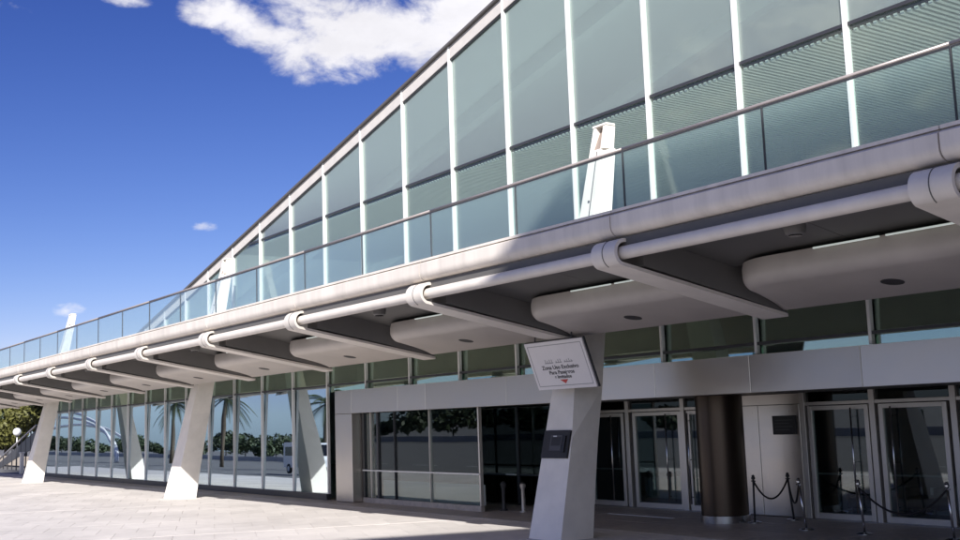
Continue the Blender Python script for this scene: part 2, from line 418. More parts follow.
# lower storey: mullions, panes, base rail, transom
PORCH_L = -33.4
for k in range(K0, K1+1):
    x = mx(k); zb = 0.0 if x < PORCH_L-.2 else 3.64
    MB().cbox(x-.035, x+.035, FY-.05, FY+.05, max(zb, .2), 5.05, .006).build('mullion', 'alu_light', tb)
    if k < K1:
        x0, x1 = mx(k+1)+.037, x-.037
        for (z0, z1) in (((.20, 3.82) if x1 < PORCH_L+.3 else (3.62, 3.82)), (3.88, 5.0)):
            if x0 < PORCH_L < x1 and z0 < 1:
                x1b = PORCH_L-.02
                lean_ = -.12
                MB().add([(x0,FY,z0),(x1b,FY,z0),(x1b,FY+.02,z0),(x0,FY+.02,z0),(x0,FY-lean_*.72,z1),(x1b,FY-lean_*.72,z1),(x1b,FY-lean_*.72+.02,z1),(x0,FY-lean_*.72+.02,z1)],
                         [(0,3,2,1),(4,5,6,7),(0,1,5,4),(1,2,6,5),(2,3,7,6),(3,0,4,7)]).build('window_pane', 'glass_lower', tb)
                continue
            ya = .024*z0+random.uniform(-.004, .004); yb = .024*z1+random.uniform(-.004, .004)
            MB().add([(x0,FY+ya,z0),(x1,FY+ya,z0),(x1,FY+ya+.02,z0),(x0,FY+ya+.02,z0),(x0,FY+yb,z1),(x1,FY+yb,z1),(x1,FY+yb+.02,z1),(x0,FY+yb+.02,z1)],
                     [(0,3,2,1),(4,5,6,7),(0,1,5,4),(1,2,6,5),(2,3,7,6),(3,0,4,7)]).build('window_pane', 'glass_lower' if z0 < 1 else 'glass_clerestory', tb)
        box('transom', x0, x1, FY-.04, FY+.16, 3.82, 3.88, 'dark_metal', tb)
        if x1 < PORCH_L+.3:
            box('base_rail', x0-.036, min(x1+.036, PORCH_L)-.002, FY-.10, FY+.05, 0, .20, 'dark_metal', tb)
XE = mx(K1)
box('end_wall', XE-.25, XE-.06, FY-.1, 40, 0, 5.2, 'concrete', tb)
# interior of the lower hall
box('hall_floor', XE, 4, FY+.06, 40, -.03, .0, 'interior_mid', tb)
box('hall_back_wall', XE, 4, 34, 34.2, 0, 5.1, 'interior_mid', tb)
box('hall_ceiling', XE, 4, FY+.06, 34, 4.95, 5.05, 'interior_mid', tb)
for x in (-40, -50, -60):
    box('hall_pillar', x-.3, x+.3, 22, 22.6, 0, 4.95, 'interior_mid', tb)
# upper storey
roof_top, roof_n = [], 40
XRL, XRR = -62.2, 2.0
for k in range(K0, 18):
    x = mx(k); zt = zroof(x)
    if zt < 6.2: continue
    MB().cbox(x-.042, x+.042, FY-.08, FY+.06, 5.45, zt-.05, .01).build('mullion', 'white_paint', tb)
    x0, x1 = mx(k+1)+.045, x-.045
    za, zb = zroof(x0)-.5, zroof(x1)-.5
    def pane(pts, mt='glass_upper'):
        mb = MB().prism_y(pts, FY, FY+.024); ta, tz = random.gauss(0, .0035), random.gauss(0, .0022)
        mb.v = [(vx, vy+.012+ta*(vx-(x0+x1)/2)+max(-.015, min(.015, tz*(vz-8.5))), vz) for vx, vy, vz in mb.v]   # panes never sit dead flat
        mb.build('window_pane', mt, tb)
    lo = 5.58
    if min(za, zb) > TRANSOM+.1:
        pane([(x0, TRANSOM+.034), (x1, TRANSOM+.034), (x1, zb), (x0, za)]); pane([(x0, lo), (x1, lo), (x1, TRANSOM-.034), (x0, TRANSOM-.034)], 'glass_band')
        box('transom', x0, x1, FY-.025, FY+.03, TRANSOM-.034, TRANSOM+.034, 'dark_metal', tb)
    elif zb > TRANSOM+.1:
        xm = x0+(TRANSOM-za)/(zb-za)*(x1-x0)
        pane([(xm+.2, TRANSOM+.034), (x1, TRANSOM+.034), (x1, zb)]); pane([(x0, lo), (x1, lo), (x1, TRANSOM-.034), (xm, TRANSOM-.034), (x0, za)], 'glass_band')
        box('transom', xm, x1, FY-.025, FY+.03, TRANSOM-.034, TRANSOM+.034, 'dark_metal', tb)
    elif za > lo+.3: pane([(x0, lo), (x1, lo), (x1, zb), (x0, za)], 'glass_band')
    # cream band panels under the roof edge, one for each module, with a dark reveal above the glass
    MB().prism_y([(x0-.004, za+.05), (x1+.004, zb+.05), (x1+.004, zb+.42), (x0-.004, za+.42)], FY-.06, FY+.12).build('roof_band', 'roof_band', tb)
    MB().prism_y([(x0, za), (x1, zb), (x1, zb+.05), (x0, za+.05)], FY-.03, FY+.06).build('glazing_bead', 'dark_metal', tb)
xs = [XRL+(XRR-XRL)*i/roof_n for i in range(roof_n+1)]
prof = [(x, zroof(x)) for x in xs]+[(x, zroof(x)-.07) for x in reversed(xs)]
MB().prism_y(prof, FY-.16, 46).build('roof', 'roof_cap', tb)
prof = [(x, zroof(x)-.12) for x in xs]+[(x, zroof(x)-.2) for x in reversed(xs)]
MB().prism_y(prof, FY+.14, 46).build('roof_lining', 'vault', tb)
# vault beams running with the slope
for yb in (20.2, 24.5, 29, 34):
    pr = [(x, zroof(x)-.2) for x in xs]+[(x, zroof(x)-.75) for x in reversed(xs)]
    MB().prism_y(pr, yb, yb+.35).build('vault_beam', 'interior_light', tb)
box('departure_floor', -62, 4, FY+.03, 46, 5.38, 5.46, 'interior_light', tb)
box('upper_back_wall', -62, 4, 38, 38.2, 5.46, 15.5, 'interior_light', tb)
sl_ = MB(); xx = -43.0
while xx < 3.5:
    sl_.box(xx, xx+.075, FY+.15, 30, TRANSOM-.12, TRANSOM-.06); xx += .145
s = sl_.build('ceiling_slats', 'slat_alu', tb); s['kind'] = 'stuff'
box('ceiling_slab', -43.2, 3.6, FY+.14, 30.2, TRANSOM-.055, TRANSOM+.02, 'ceiling_void', tb)
box('ceiling_deck', -43.2, 3.6, FY+.14, 38, TRANSOM+.022, TRANSOM+.045, 'interior_light', tb)
# upstairs partitions and kiosks glimpsed behind the fritted band
for (x, w, y, h) in ((-15, 3.5, 24, 3.2), (-21.5, 2.6, 25, 2.9), (-27, 4, 26, 3.4), (-9, 3, 23, 2.7), (-35, 3, 24, 2.6)):
    MB().prism_y([(x-w/2, 5.46), (x+w/2, 5.46), (x+w/2, 5.46+h*.75), (x, 5.46+h), (x-w/2, 5.46+h*.75)], y, y+2).build('kiosk', 'interior_mid', tb)

# ------------------------------------------------------------------ canopy deck with its ribs
cn = thing('entrance_canopy', (-30, 14, 0), 'long white cantilevered canopy deck with hooked ribs and a rounded edge tube', 'canopy')
def arc(cx, cy, r, a0, a1, n): return [(cx+r*math.cos(math.radians(a0+(a1-a0)*i/n)), cy+r*math.sin(math.radians(a0+(a1-a0)*i/n))) for i in range(n+1)]
fas = [(DECK_Y+.42, DECK_Z-.05), (DECK_Y+.06, DECK_Z-.05)] + [(DECK_Y, DECK_Z-.09), (DECK_Y, DECK_Z-.22)] + arc(DECK_Y+.15, DECK_Z-.25, .15, 180, 262, 7) + [(DECK_Y+.62, DECK_Z-.44), (DECK_Y+.62, DECK_Z-.05)]
lip = [(DECK_Y+.03, DECK_Z-.044), (DECK_Y+.03, DECK_Z), (DECK_Y+.30, DECK_Z), (DECK_Y+.30, DECK_Z-.044)]
for a, b in zip(RIBS[:-1], RIBS[1:]):
    o = MB().prism_x(fas, b+.012+.1, a-.012+.1).build('deck_fascia', 'fascia_paint', cn, auto=True)
    l_ = MB().prism_x(lip, b+.11, a+.09).build('edge_lip', 'fascia_paint', o)
box('deck_slab', XL, XR, DECK_Y+.63, FY-.18, DECK_Z-.30, DECK_Z-.12, 'concrete', cn)
# dark sloping soffit panels and belly panels bay by bay
RW = .27
def bellyprof(dy):
    p = [(13.03+dy, 4.80), (13.0+dy, 4.70)] + [(13.0+dy+.27-.27*math.cos(t), 4.60-.22*math.sin(t)) for t in [math.radians(v) for v in (0, 12, 24, 36, 48, 60, 72, 84)]]
    return p
for a, b in zip(RIBS[:-1], RIBS[1:]):
    x0, x1 = b+RW, a-RW
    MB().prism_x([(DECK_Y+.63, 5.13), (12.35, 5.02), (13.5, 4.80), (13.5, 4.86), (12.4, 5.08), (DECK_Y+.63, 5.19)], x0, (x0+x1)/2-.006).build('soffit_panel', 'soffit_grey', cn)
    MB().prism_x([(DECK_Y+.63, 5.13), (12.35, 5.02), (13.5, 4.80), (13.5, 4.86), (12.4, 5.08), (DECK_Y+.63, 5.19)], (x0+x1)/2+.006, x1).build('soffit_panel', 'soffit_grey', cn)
    # belly: rounded nose whose left end curves back into the rib
    R_ = 1.1; st = []
    for i in range(15):
        t = i/14*PI/2; st.append((x0+R_*(1-math.cos(t)), R_*(1-math.sin(t))))
    st.append((x1, 0.0))
    rows = []
    for (x, dy) in st:
        p = bellyprof(dy)
        yl, zl = p[-1]
        p = p + [(max(yl+.05, 14.62), 4.13), (14.70, 4.15), (14.70, 4.80)]
        rows.append([(x, y, z) for y, z in p])
    vs = [v for r in rows for v in r]; n = len(rows[0]); fs = []
    for i in range(len(rows)-1):
        for j in range(n-1): fs.append((i*n+j, i*n+j+1, (i+1)*n+j+1, (i+1)*n+j))
    fs.append(tuple(range(n-1, -1, -1))); fs.append(tuple(range((len(rows)-1)*n, len(rows)*n)))
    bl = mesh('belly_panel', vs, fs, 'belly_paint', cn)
    for p in bl.data.polygons: p.use_smooth = True
    bl.data.set_sharp_from_angle(angle=math.radians(30))
    xc = a-2.58; yd = 13.9; zd = 4.381-(yd-13.235)*.181
    def onbelly(mb):      # follow the slope of the belly
        mb.v = [(vx, vy, vz-.181*(vy-yd)) for vx, vy, vz in mb.v]; return mb
    d = onbelly(MB().lathe([(.10, zd-.004), (.165, zd-.006), (.17, zd+.05), (.10, zd+.05)], xc, yd, 24)).build('downlight', 'plastic_dark', bl, auto=True)
    onbelly(MB().lathe([(.012, zd-.003), (.085, zd-.003), (.085, zd+.03), (.012, zd+.03)], xc, yd, 20)).build('downlight_lens', 'alu_frame', bl, auto=True)
    # linear lamp in the slot between soffit and belly
    for (u0, u1) in ((x0+2.0, x0+3.1), (x0+3.2, x1-.1)):
        MB().cbox(u0, u1, 12.93, 12.965, 4.765, 4.79, .006).build('tube_lamp', 'tube_lit', cn)
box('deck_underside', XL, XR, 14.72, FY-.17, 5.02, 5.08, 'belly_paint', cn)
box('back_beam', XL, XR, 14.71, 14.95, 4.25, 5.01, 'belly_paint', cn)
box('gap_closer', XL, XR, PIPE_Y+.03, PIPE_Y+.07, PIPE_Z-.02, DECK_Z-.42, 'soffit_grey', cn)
# edge tube, bay by bay
for a, b in zip(RIBS[:-1], RIBS[1:]):
    MB().tube([(b, PIPE_Y, PIPE_Z), (a, PIPE_Y, PIPE_Z)], PIPE_R, 20).build('edge_tube', 'canopy_paint', cn, auto=True)
# hooked ribs: a bent strap round the tube, running down to the facade, with a web darkened for shade above it
TH = .055
def strap():
    RO = .215
    outer = arc(PIPE_Y, PIPE_Z, RO, 68, 244, 16)
    inner = arc(PIPE_Y, PIPE_Z, RO-TH, 68, 244, 16)
    outer.append((14.74, 4.03)); inner.append((14.74, 4.03+TH))
    return outer, inner
so_, si_ = strap()
for x in RIBS:
    rb = MB()
    n = len(so_)
    vs = []
    for xx in (x-RW, x+RW):
        vs += [(xx, y, z) for y, z in so_]+[(xx, y, z) for y, z in si_]
    fs = []
    for i in range(n-1):
        fs += [(i, i+1, 2*n+i+1, 2*n+i), (n+i, 3*n+i, 3*n+i+1, n+i+1), (i, n+i, n+i+1, i+1), (2*n+i, 2*n+i+1, 3*n+i+1, 3*n+i)]
    fs += [(0, 2*n, 3*n, n), (n-1, 2*n-1, 4*n-1, 3*n-1)]
    rb = mesh('rib', vs, fs, 'canopy_paint', cn)
    for p in rb.data.polygons: p.use_smooth = True
    rb.data.set_sharp_from_angle(angle=math.radians(30))
    MB().prism_x([(11.55, 4.72), (14.72, 4.10), (14.72, 5.0), (11.55, 5.1)], x-RW+.015, x+RW-.015).build('web', 'web_grey', rb)
    # bolted cap strip down the middle of the nose
    so2 = arc(PIPE_Y, PIPE_Z, .222, 80, 244, 14)
    MB().prism_x(so2+list(reversed(arc(PIPE_Y, PIPE_Z, .214, 80, 244, 14))), x-.012, x+.0).build('seam', 'soffit_grey', rb)
# floodlights hung behind the tube
for x in (-9.45, -20.5, -31.3, -42.2, -53.1):
    fl = MB().lathe([(.05, 5.06), (.05, 4.98), (.13, 4.96), (.15, 4.88), (.13, 4.80), (.10, 4.78)], x, 11.75, 18).build('floodlight', 'web_grey', cn, auto=True)
    MB().lathe([(.09, 4.765), (.09, 4.785)], x, 11.75, 16).build('lens', 'lens_black', fl)

# ------------------------------------------------------------------ glass balustrade on the deck edge
bs = thing('glass_balustrade', (-30, 11.3, DECK_Z), 'clear glass balustrade with thin handrail along the deck edge', 'balustrade')
BY, BZ = 11.28, 6.50
posts = []
x = XR-.3
px0 = RIBS[0]+.2
i = 0
while px0-i*BAY/2 > XL: posts.append(px0-i*BAY/2); i += 1
for a, b in zip(posts[:-1], posts[1:]):
    box('glass_panel', b+.02, a-.02, BY-.008, BY+.008, DECK_Z+.012, BZ-.03, 'glass_rail', bs)
for a in posts:
    MB().cbox(a-.009, a+.009, BY-.015, BY+.02, DECK_Z+.01, BZ-.03, .003).build('post', 'dark_metal', bs)
for i, (a, b) in enumerate(zip(posts[0:-2:2], posts[2::2])):
    MB().tube([(b, BY, BZ), (a, BY, BZ)], .024, 10).build('handrail', 'rail_wood', bs, smooth=True)
    MB().box(b, a, BY-.012, BY+.012, BZ-.05, BZ-.03).build('rail_channel', 'dark_metal', bs)

# ------------------------------------------------------------------ leaning columns that pierce the deck
LEAN = .2575
def colsec(z):       # half section: left x, right x, front y, depth
    t = z/9.0
    w = 1.06-.62*t; d = .84-.55*t
    if z < .01: d = .86
    return 0.0, w, 14.36+LEAN*z, d
def make_column(name, X, label):
    t = thing(name, (X, 14.36, 0), label, 'column', 'leaning columns along the canopy')
    # lower shaft and upper shaft share a crease that climbs across the right face
    zs = [0, 1.05, 2.05, 3.1, 4.2, 5.4, 6.6, 7.8, 8.55]
    rings = []
    for z in zs:
        l, w, y, d = colsec(z)
        twist = 0.0
        fr = w; br = w
        if z >= 3.1: br = w + .05; fr = w-.10       # above the crease the flank turns to the front
        rings.append([(X+l, y, z), (X+fr, y, z), (X+br, y+d, z), (X+l+.06, y+d, z)])
    vs = [v for r in rings for v in r]; fs = []
    for i in range(len(rings)-1):
        for j in range(4):
            a, b, c, d = i*4+j, i*4+(j+1) % 4, (i+1)*4+(j+1) % 4, (i+1)*4+j
            if j == 1 and zs[i] == 2.05: fs += [(a, b, c), (a, c, d)]
            else: fs.append((a, b, c, d))
    fs.append((3, 2, 1, 0)); m = (len(rings)-1)*4; fs.append((m, m+1, m+2, m+3))
    sh = mesh('shaft', vs, fs, 'column_paint', t)
    MB().box(X-.03, X+1.09, 14.33, 15.25, -.02, .012).build('base_joint', 'joint', t)
    # forked head: two cheeks, a back plate and a brown hollow between them
    def ring(z): return colsec(z)
    hd = MB()
    z0, z1 = 8.55, 9.12
    for (f0, f1) in ((0, .22), (.78, 1.0)):
        vv = []
        for z in (z0, z1):
            l, w, y, d = ring(z)
            vv += [(X+w*f0, y, z), (X+w*f1, y, z), (X+w*f1, y+d, z), (X+w*f0, y+d, z)]
        hd.add(vv, [(3,2,1,0),(4,5,6,7),(0,1,5,4),(1,2,6,5),(2,3,7,6),(3,0,4,7)])
    hd.build('head', 'column_paint', t)
    bk = MB(); vv = []
    for z, kk in ((z0, .1), (z1-.02, .55)):
        l, w, y, d = ring(z)
        vv += [(X+w*.221, y+d*kk, z), (X+w*.779, y+d*kk, z), (X+w*.779, y+d*.96, z), (X+w*.221, y+d*.96, z)]
    bk.add(vv, [(3,2,1,0),(4,5,6,7),(0,1,5,4),(1,2,6,5),(2,3,7,6),(3,0,4,7)]).build('hollow', 'recess_brown', t)
    vv = []
    for z in (z1+.003, z1+.05):
        l, w, y, d = ring(z)
        vv += [(X-.02, y-.02, z), (X+w+.02, y-.02, z), (X+w+.02, y+d*.9, z), (X-.02, y+d*.9, z)]
    MB().add(vv, [(3,2,1,0),(4,5,6,7),(0,1,5,4),(1,2,6,5),(2,3,7,6),(3,0,4,7)]).build('cap_plate', 'column_paint', t)
    gv = MB(); vv = []
    for z in (5.6, 8.5):
        l, w, y, d = ring(z); w -= .10
        vv += [(X+w*.66, y-.006, z), (X+w*.66+.03, y-.006, z), (X+w*.66+.03, y+.01, z), (X+w*.66, y+.01, z)]
    gv.add(vv, [(3,2,1,0),(4,5,6,7),(0,1,5,4),(1,2,6,5),(2,3,7,6),(3,0,4,7)]).build('seam', 'web_grey', t)
    l, w, y, d = ring(7.3)
    MB().tube([(X+w*.45, y-.012, 7.3), (X+w*.45, y+.04, 7.3)], .035, 10).build('pin', 'web_grey', t)
    return t
make_column('leaning_column', -18.99, 'white leaning column with a dark wall terminal, in front of the porch doors')
make_column('leaning_column', -41.5, 'white leaning column by the reflected palm, its foot in sunlight')
make_column('leaning_column', -64.0, 'white leaning column beside the end of the glass wall and the garden trees')

# ------------------------------------------------------------------ entrance porch
ep = thing('entrance_porch', (-22, 19, 0), 'recessed entrance porch with brushed steel fascia and glazed doors', 'entrance')
FASY = 17.36
seams = [-33.4, -32.25, -29.3, -27.7, -23.7, -20.9, -18.1, -15.35, -12.7, -10.0, -7.3, -4.6, -1.9]
for a, b in zip(seams[:-1], seams[1:]):
    MB().cbox(a+.004, b-.004, FASY, FASY+.22, 2.86, 3.62, .006).build('fascia_panel', 'steel_panel', ep)
MB().cbox(-33.4, -32.25, FASY+.002, 18.2, .02, 2.852, .006).build('jamb', 'steel_panel', ep)
DY = 21.1
box('soffit', -32.24, -1.9, FASY+.23, DY+.2, 2.88, 2.96, 'soffit_grey', ep)
# glazed screen on the left of the recess
SY = 17.78
sc = box('glazed_screen', -32.1, -25.6, SY, SY+.02, .16, 2.84, 'glass_porch', ep)
for x, w, mt in ((-32.17, .06, 'dark_metal'), (-31.68, .025, 'alu_frame'), (-31.25, .05, 'dark_metal'), (-28.15, .012, 'alu_frame'), (-30.2, .008, 'dark_metal'), (-25.58, .03, 'alu_frame')):
    box('screen_mullion', x-w, x+w, SY-.05, SY+.05, .16, 2.86, mt, ep)
MB().cbox(-32.2, -25.56, SY-.09, SY-.055, 1.0, 1.045, .008).build('push_rail', 'alu_light', ep)
box('base_rail', -32.23, -25.55, SY-.06, SY+.06, .003, .155, 'granite', ep)
for (a, b) in ((-31.2, -30.22), (-30.18, -28.17), (-28.13, -25.62)):
    cbox('dado_panel', a, b, SY+.12, SY+.16, .16, .72, 'interior_light', ep, .005)
# dark automatic door beside it
DD = 19.7
for (a, b) in ((-28.6, -26.45), (-26.35, -24.75)):
    box('dark_door', a, b, DD, DD+.03, .05, 2.84, 'glass_black', ep)
box('dark_door_stile', -26.45, -26.35, DD-.04, DD+.06, .02, 2.86, 'dark_metal', ep)
box('dark_door_rail', -28.6, -24.75, DD-.02, DD-.005, .86, .91, 'dark_metal', ep)
box('rail_plate', -27.0, -26.5, DD-.05, DD-.021, .865, .905, 'alu_light', ep)
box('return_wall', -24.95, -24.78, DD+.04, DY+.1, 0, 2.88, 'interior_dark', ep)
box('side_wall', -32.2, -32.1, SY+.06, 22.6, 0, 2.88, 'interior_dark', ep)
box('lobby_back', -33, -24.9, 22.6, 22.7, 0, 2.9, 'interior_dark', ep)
# door leaves
def door(x0, x1, hx, hb=True):
    fr = MB()
    fr.cbox(x0, x0+.11, DY-.05, DY+.05, .02, 2.56, .006); fr.cbox(x1-.11, x1, DY-.05, DY+.05, .02, 2.56, .006)
    fr.cbox(x0+.111, x1-.111, DY-.05, DY+.05, .02, .15, .006); fr.cbox(x0+.111, x1-.111, DY-.05, DY+.05, 2.46, 2.56, .006)
    d = fr.build('door', 'alu_frame', ep)
    box('pane', x0+.11, x1-.11, DY-.01, DY+.012, .15, 2.46, 'glass_porch', d)
    h = MB().tube([(hx, DY-.13, .18), (hx, DY-.13, 2.5)], .02, 8)
    for z in (.35, 1.3, 2.3): h.tube([(hx, DY-.13, z), (hx, DY-.045, z)], .012, 6)
    h.build('handle', 'chrome', d, smooth=True)
    MB().cbox(x0+.115, x1-.115, DY+.04, DY+.07, 1.0, 1.04, .006).build('push_bar', 'alu_frame', d)
    return d
for (a, b, hx) in ((-24.75, -23.35+.06, -23.72), (-22.92, -21.08, -21.55), (-20.86, -19.1, -20.75), (-16.96, -15.32, -15.72), (-15.06, -13.42, -14.7), (-12.9, -11.3, -12.5), (-11.1, -9.5, -10.7)):
    door(a, b, hx)
for x in (-23.10, -20.97, -17.08, -15.19, -13.25, -11.2):
    MB().cbox(x-.07, x+.07, DY-.09, DY+.09, 0, 2.88, .006).build('door_post', 'alu_frame', ep)
for (a, b) in ((-24.75, -19.1), (-17.15, -1.9)):
    MB().cbox(a, b, DY-.07, DY+.07, 2.575, 2.655, .006).build('door_head', 'alu_frame', ep)
    box('toplight', a, b, DY-.01, DY+.01, 2.66, 2.88, 'glass_black', ep)
    box('threshold', a, b, DY-.12, DY+.1, .001, .018, 'chrome', ep)
for (a, b) in ((-19.08, -18.42), (-18.41, -17.17)):
    MB().cbox(a+.003, b-.003, DY-.08, DY+.1, .02, 2.62, .006).build('steel_wall_panel', 'steel_wall', ep)
box('wall_head', -19.08, -17.17, DY-.05, DY+.1, 2.63, 2.87, 'steel_panel', ep)
box('steel_wall_panel', -9.4, -1.9, DY-.08, DY+.1, .02, 2.87, 'steel_wall', ep)
box('floor_strip', -22.1, -19.75, 19.28, 19.36, .004, .014, 'alu_light', ep)
# vestibule behind the doors
box('lobby_floor', -24.7, -1.9, DY+.15, 33.9, .001, .01, 'granite', ep)
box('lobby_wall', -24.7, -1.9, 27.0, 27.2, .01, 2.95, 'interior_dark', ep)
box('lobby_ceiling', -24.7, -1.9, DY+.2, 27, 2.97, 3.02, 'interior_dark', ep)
for (x, y, w, h) in ((-24.2, 23.6, 2.2, .62), (-20.9, 23.4, 2.3, .62), (-17.2, 23.2, 1.5, .6), (-14.8, 23.2, 1.2, .62)):
    cbox('reception_desk', x-w/2, x+w/2, y, y+.7, .012, h, 'interior_light', ep, .02)

# plaque on the steel wall
pq = thing('wall_plaque', (-17.6, DY-.1, 2.1), 'small dark plaque on the steel wall between the porch doors', 'plaque')
MB().cbox(-17.96, -17.26, DY-.115, DY-.083, 1.92, 2.36, .006).build('plate', 'plastic_dark', pq)
for i in range(4): box('text_line', -17.88, -17.36-.1*(i % 2), DY-.1175, DY-.1155, 2.25-i*.075, 2.265-i*.075, 'screen_grey', pq)

# arm chairs in the lobby
for (x, y, lab) in ((-16.6, 22.6, 'black armchair behind the porch door next to the steel wall'), (-15.3, 23.0, 'black armchair behind the meeting stiles of the porch doors')):
    ch = thing('lobby_armchair', (x, y, .012), lab, 'chair', 'black armchairs in the lobby')
    cbox('seat', x-.35, x+.35, y-.3, y+.3, .16, .45, 'leather', ch, .04)
    cbox('backrest', x-.35, x+.35, y+.24, y+.42, .3, .95, 'leather', ch, .04)
    for sx in (-1, 1):
        cbox('armrest', x+sx*.36-.06, x+sx*.36+.06, y-.3, y+.3, .14, .65, 'leather', ch, .03)
        for sy in (-.24, .3): box('leg', x+sx*.3-.02, x+sx*.3+.02, y+sy-.02, y+sy+.02, .012, .16, 'chrome', ch)

# round bronze column
rc = thing('round_column', (-18.2, 19.45, 0), 'thick dark bronze round column standing in front of the porch doors', 'column')
MB().lathe([(.54, .17), (.54, 2.875)], -18.2, 19.45, 48).build('shaft', 'bronze', rc, auto=True)
MB().lathe([(.565, .004), (.565, .16), (.55, .168)], -18.2, 19.45, 48).build('base_ring', 'chrome', rc, auto=True)

# pale bollards in the dark doorway
for x, y, mt, lab in ((-25.35, 18.35, 'dark_metal', 'short dark bollard before the dark door leaf next to the glazed screen'), (-24.45, 18.35, 'alu_frame', 'short pale bollard before the dark door leaf next to the leaning column')):
    b = thing('door_bollard', (x, y, 0), lab, 'bollard', 'bollards at the dark door')
    MB().lathe([(.11, .006), (.11, .03), (.055, .045), (.05, .60), (.075, .66), (.085, .72), (.06, .76)], x, y, 16).build('stem', mt, b, auto=True)
    MB().lathe([(.061, .761), (.04, .79), (.01, .80)], x, y, 16).build('cap', 'plastic_dark', b, auto=True)

# ------------------------------------------------------------------ rope barrier
def rope_post(x, y, dx, label, chrome=True):
    t = thing('rope_post', (x, y, 0), label, 'post', 'rope barrier posts')
    mt = 'chrome' if chrome else 'plastic_dark'
    MB().lathe([(.16, .006), (.16, .02), (.12, .035), (.03, .05)], x, y, 20).build('base', 'chrome', t, auto=True)
    MB().tube([(x, y, .04), (x+dx, y, .98)], .024, 10).build('pole', mt, t, smooth=True)
    MB().lathe([(.03, .965), (.045, .975), (.045, 1.01), (.03, 1.03), (.035, 1.05), (.012, 1.07)], x+dx, y, 14).build('cap', mt, t, auto=True)
    MB().tube([(x+dx-.06, y, .93), (x+dx+.06, y, .93)], .014, 8).build('hook', mt, t, smooth=True)
    return Vector((x+dx, y, .93))
pa = rope_post(-17.42, 19.55, .03, 'black rope post touching the round bronze column', False)
pb = rope_post(-17.15, 20.55, -.10, 'black rope post in front of the steel wall', False)
pc = rope_post(-15.55, 19.0, -.12, 'leaning chrome rope post left of the glazed door')
pd = rope_post(-14.12, 19.0, -.07, 'upright chrome rope post in front of the glazed door pair')
pe = rope_post(-12.25, 19.1, -.06, 'chrome rope post at the right end of the rope barrier')
def rope(a, b, sag, label):
    pts = []
    for i in range(17):
        t = i/16; p = a.lerp(b, t); p.z -= sag*4*t*(1-t); pts.append(p)
    o = MB().tube(pts, .021, 8).build('barrier_rope', 'rope', None, smooth=True)
    tag(o, label, 'rope', 'barrier ropes')
rope(pa, pb, .42, 'black rope hanging from the round column post to the steel wall post')
rope(pb, pc, .46, 'black rope hanging from the steel wall post to the leaning chrome post')
rope(pd, pe, .50, 'black rope sagging across the glazed door pair')

# ------------------------------------------------------------------ hanging sign
sg = thing('hanging_sign', (-17.87, 14.3, 4.05), 'tilted white notice board with a red triangle hanging before the leaning column', 'sign')
o_ = Vector((-17.875, 14.30, 4.06)); eu = Vector((1, 0, 0)); ev = Vector((0, .36, -.97)).normalized(); en = eu.cross(ev)
if en.y > 0: en = -en
def sgpt(u, v, w): return o_+eu*u+ev*v+en*w
def sgbox(name, u0, u1, v0, v1, w0, w1, mat):
    vs = [sgpt(u, v, w) for w in (w0, w1) for (u, v) in ((u0, v0), (u1, v0), (u1, v1), (u0, v1))]
    return mesh(name, vs, [(0,3,2,1),(4,5,6,7),(0,1,5,4),(1,2,6,5),(2,3,7,6),(3,0,4,7)], mat, sg)
SWD, SHT = .945, 1.04
sgbox('board', -SWD, SWD, 0, SHT, -.03, .0, 'sign_white')
for (u0, u1, v0, v1) in ((-SWD+.07, SWD-.07, .07, .085), (-SWD+.07, SWD-.07, SHT-.085, SHT-.07), (-SWD+.07, -SWD+.085, .0855, SHT-.0855), (SWD-.085, SWD-.07, .0855, SHT-.0855)):
    sgbox('border_line', u0, u1, v0, v1, .001, .003, 'sign_grey')
sgbox('back_frame', -SWD-.012, SWD+.03, -.012, SHT+.012, -.07, -.031, 'dark_metal')
for u in (-.6, .6):
    p = sgpt(u, 0, -.03); MB().tube([p, (p.x, p.y+.02, 4.26)], .015, 8).build('hanger', 'dark_metal', sg)
def words(txt, v, size, mat, u=0.0):
    cu = bpy.data.curves.new('lettering', 'FONT'); cu.body = txt; cu.size = size; cu.align_x = 'CENTER'; cu.extrude = .001; cu.offset = .003
    to = bpy.data.objects.new('tmp', cu); COL.objects.link(to)
    dg = bpy.context.evaluated_depsgraph_get(); me = bpy.data.meshes.new_from_object(to.evaluated_get(dg)); bpy.data.objects.remove(to)
    for vx in me.vertices:
        c = vx.co.copy(); vx.co = sgpt(u+c.x*1.25, v-c.y, .003+c.z)
    me.name = 'lettering'; link('lettering', me, mat, sg)['kind'] = 'stuff'
words('Zona Uso Exclusivo', .60, .118, 'sign_ink')
words('Para Pasajeros', .71, .112, 'sign_ink')
words('e Invitados', .805, .10, 'sign_ink')
# first line: faint joined script, only its strokes can be made out
ln = MB()
for k in range(13):
    u = -.42+k*.07
    if k in (4, 8): continue
    h = random.uniform(.03, .075)
    vs = [sgpt(a, b, w) for w in (.001, .003) for a, b in ((u-.03, .455), (u+.035, .45), (u+.035, .472), (u-.03, .475))]
    ln.add(vs, [(0,3,2,1),(4,5,6,7),(0,1,5,4),(1,2,6,5),(2,3,7,6),(3,0,4,7)])
    vs = [sgpt(a, b, w) for w in (.0012, .0032) for a, b in ((u-.01, .46-h), (u+.008, .46-h), (u+.014, .462), (u-.004, .462))]
    ln.add(vs, [(0,3,2,1),(4,5,6,7),(0,1,5,4),(1,2,6,5),(2,3,7,6),(3,0,4,7)])
ln.build('script_line', 'sign_grey', sg)
vs = [sgpt(u, v, w) for w in (.001, .003) for u, v in ((-.13, .835), (.13, .835), (0.02, .925))]
mesh('triangle', vs, [(0, 1, 2), (5, 4, 3), (0, 3, 4, 1), (1, 4, 5, 2), (2, 5, 3, 0)], 'sign_red', sg)

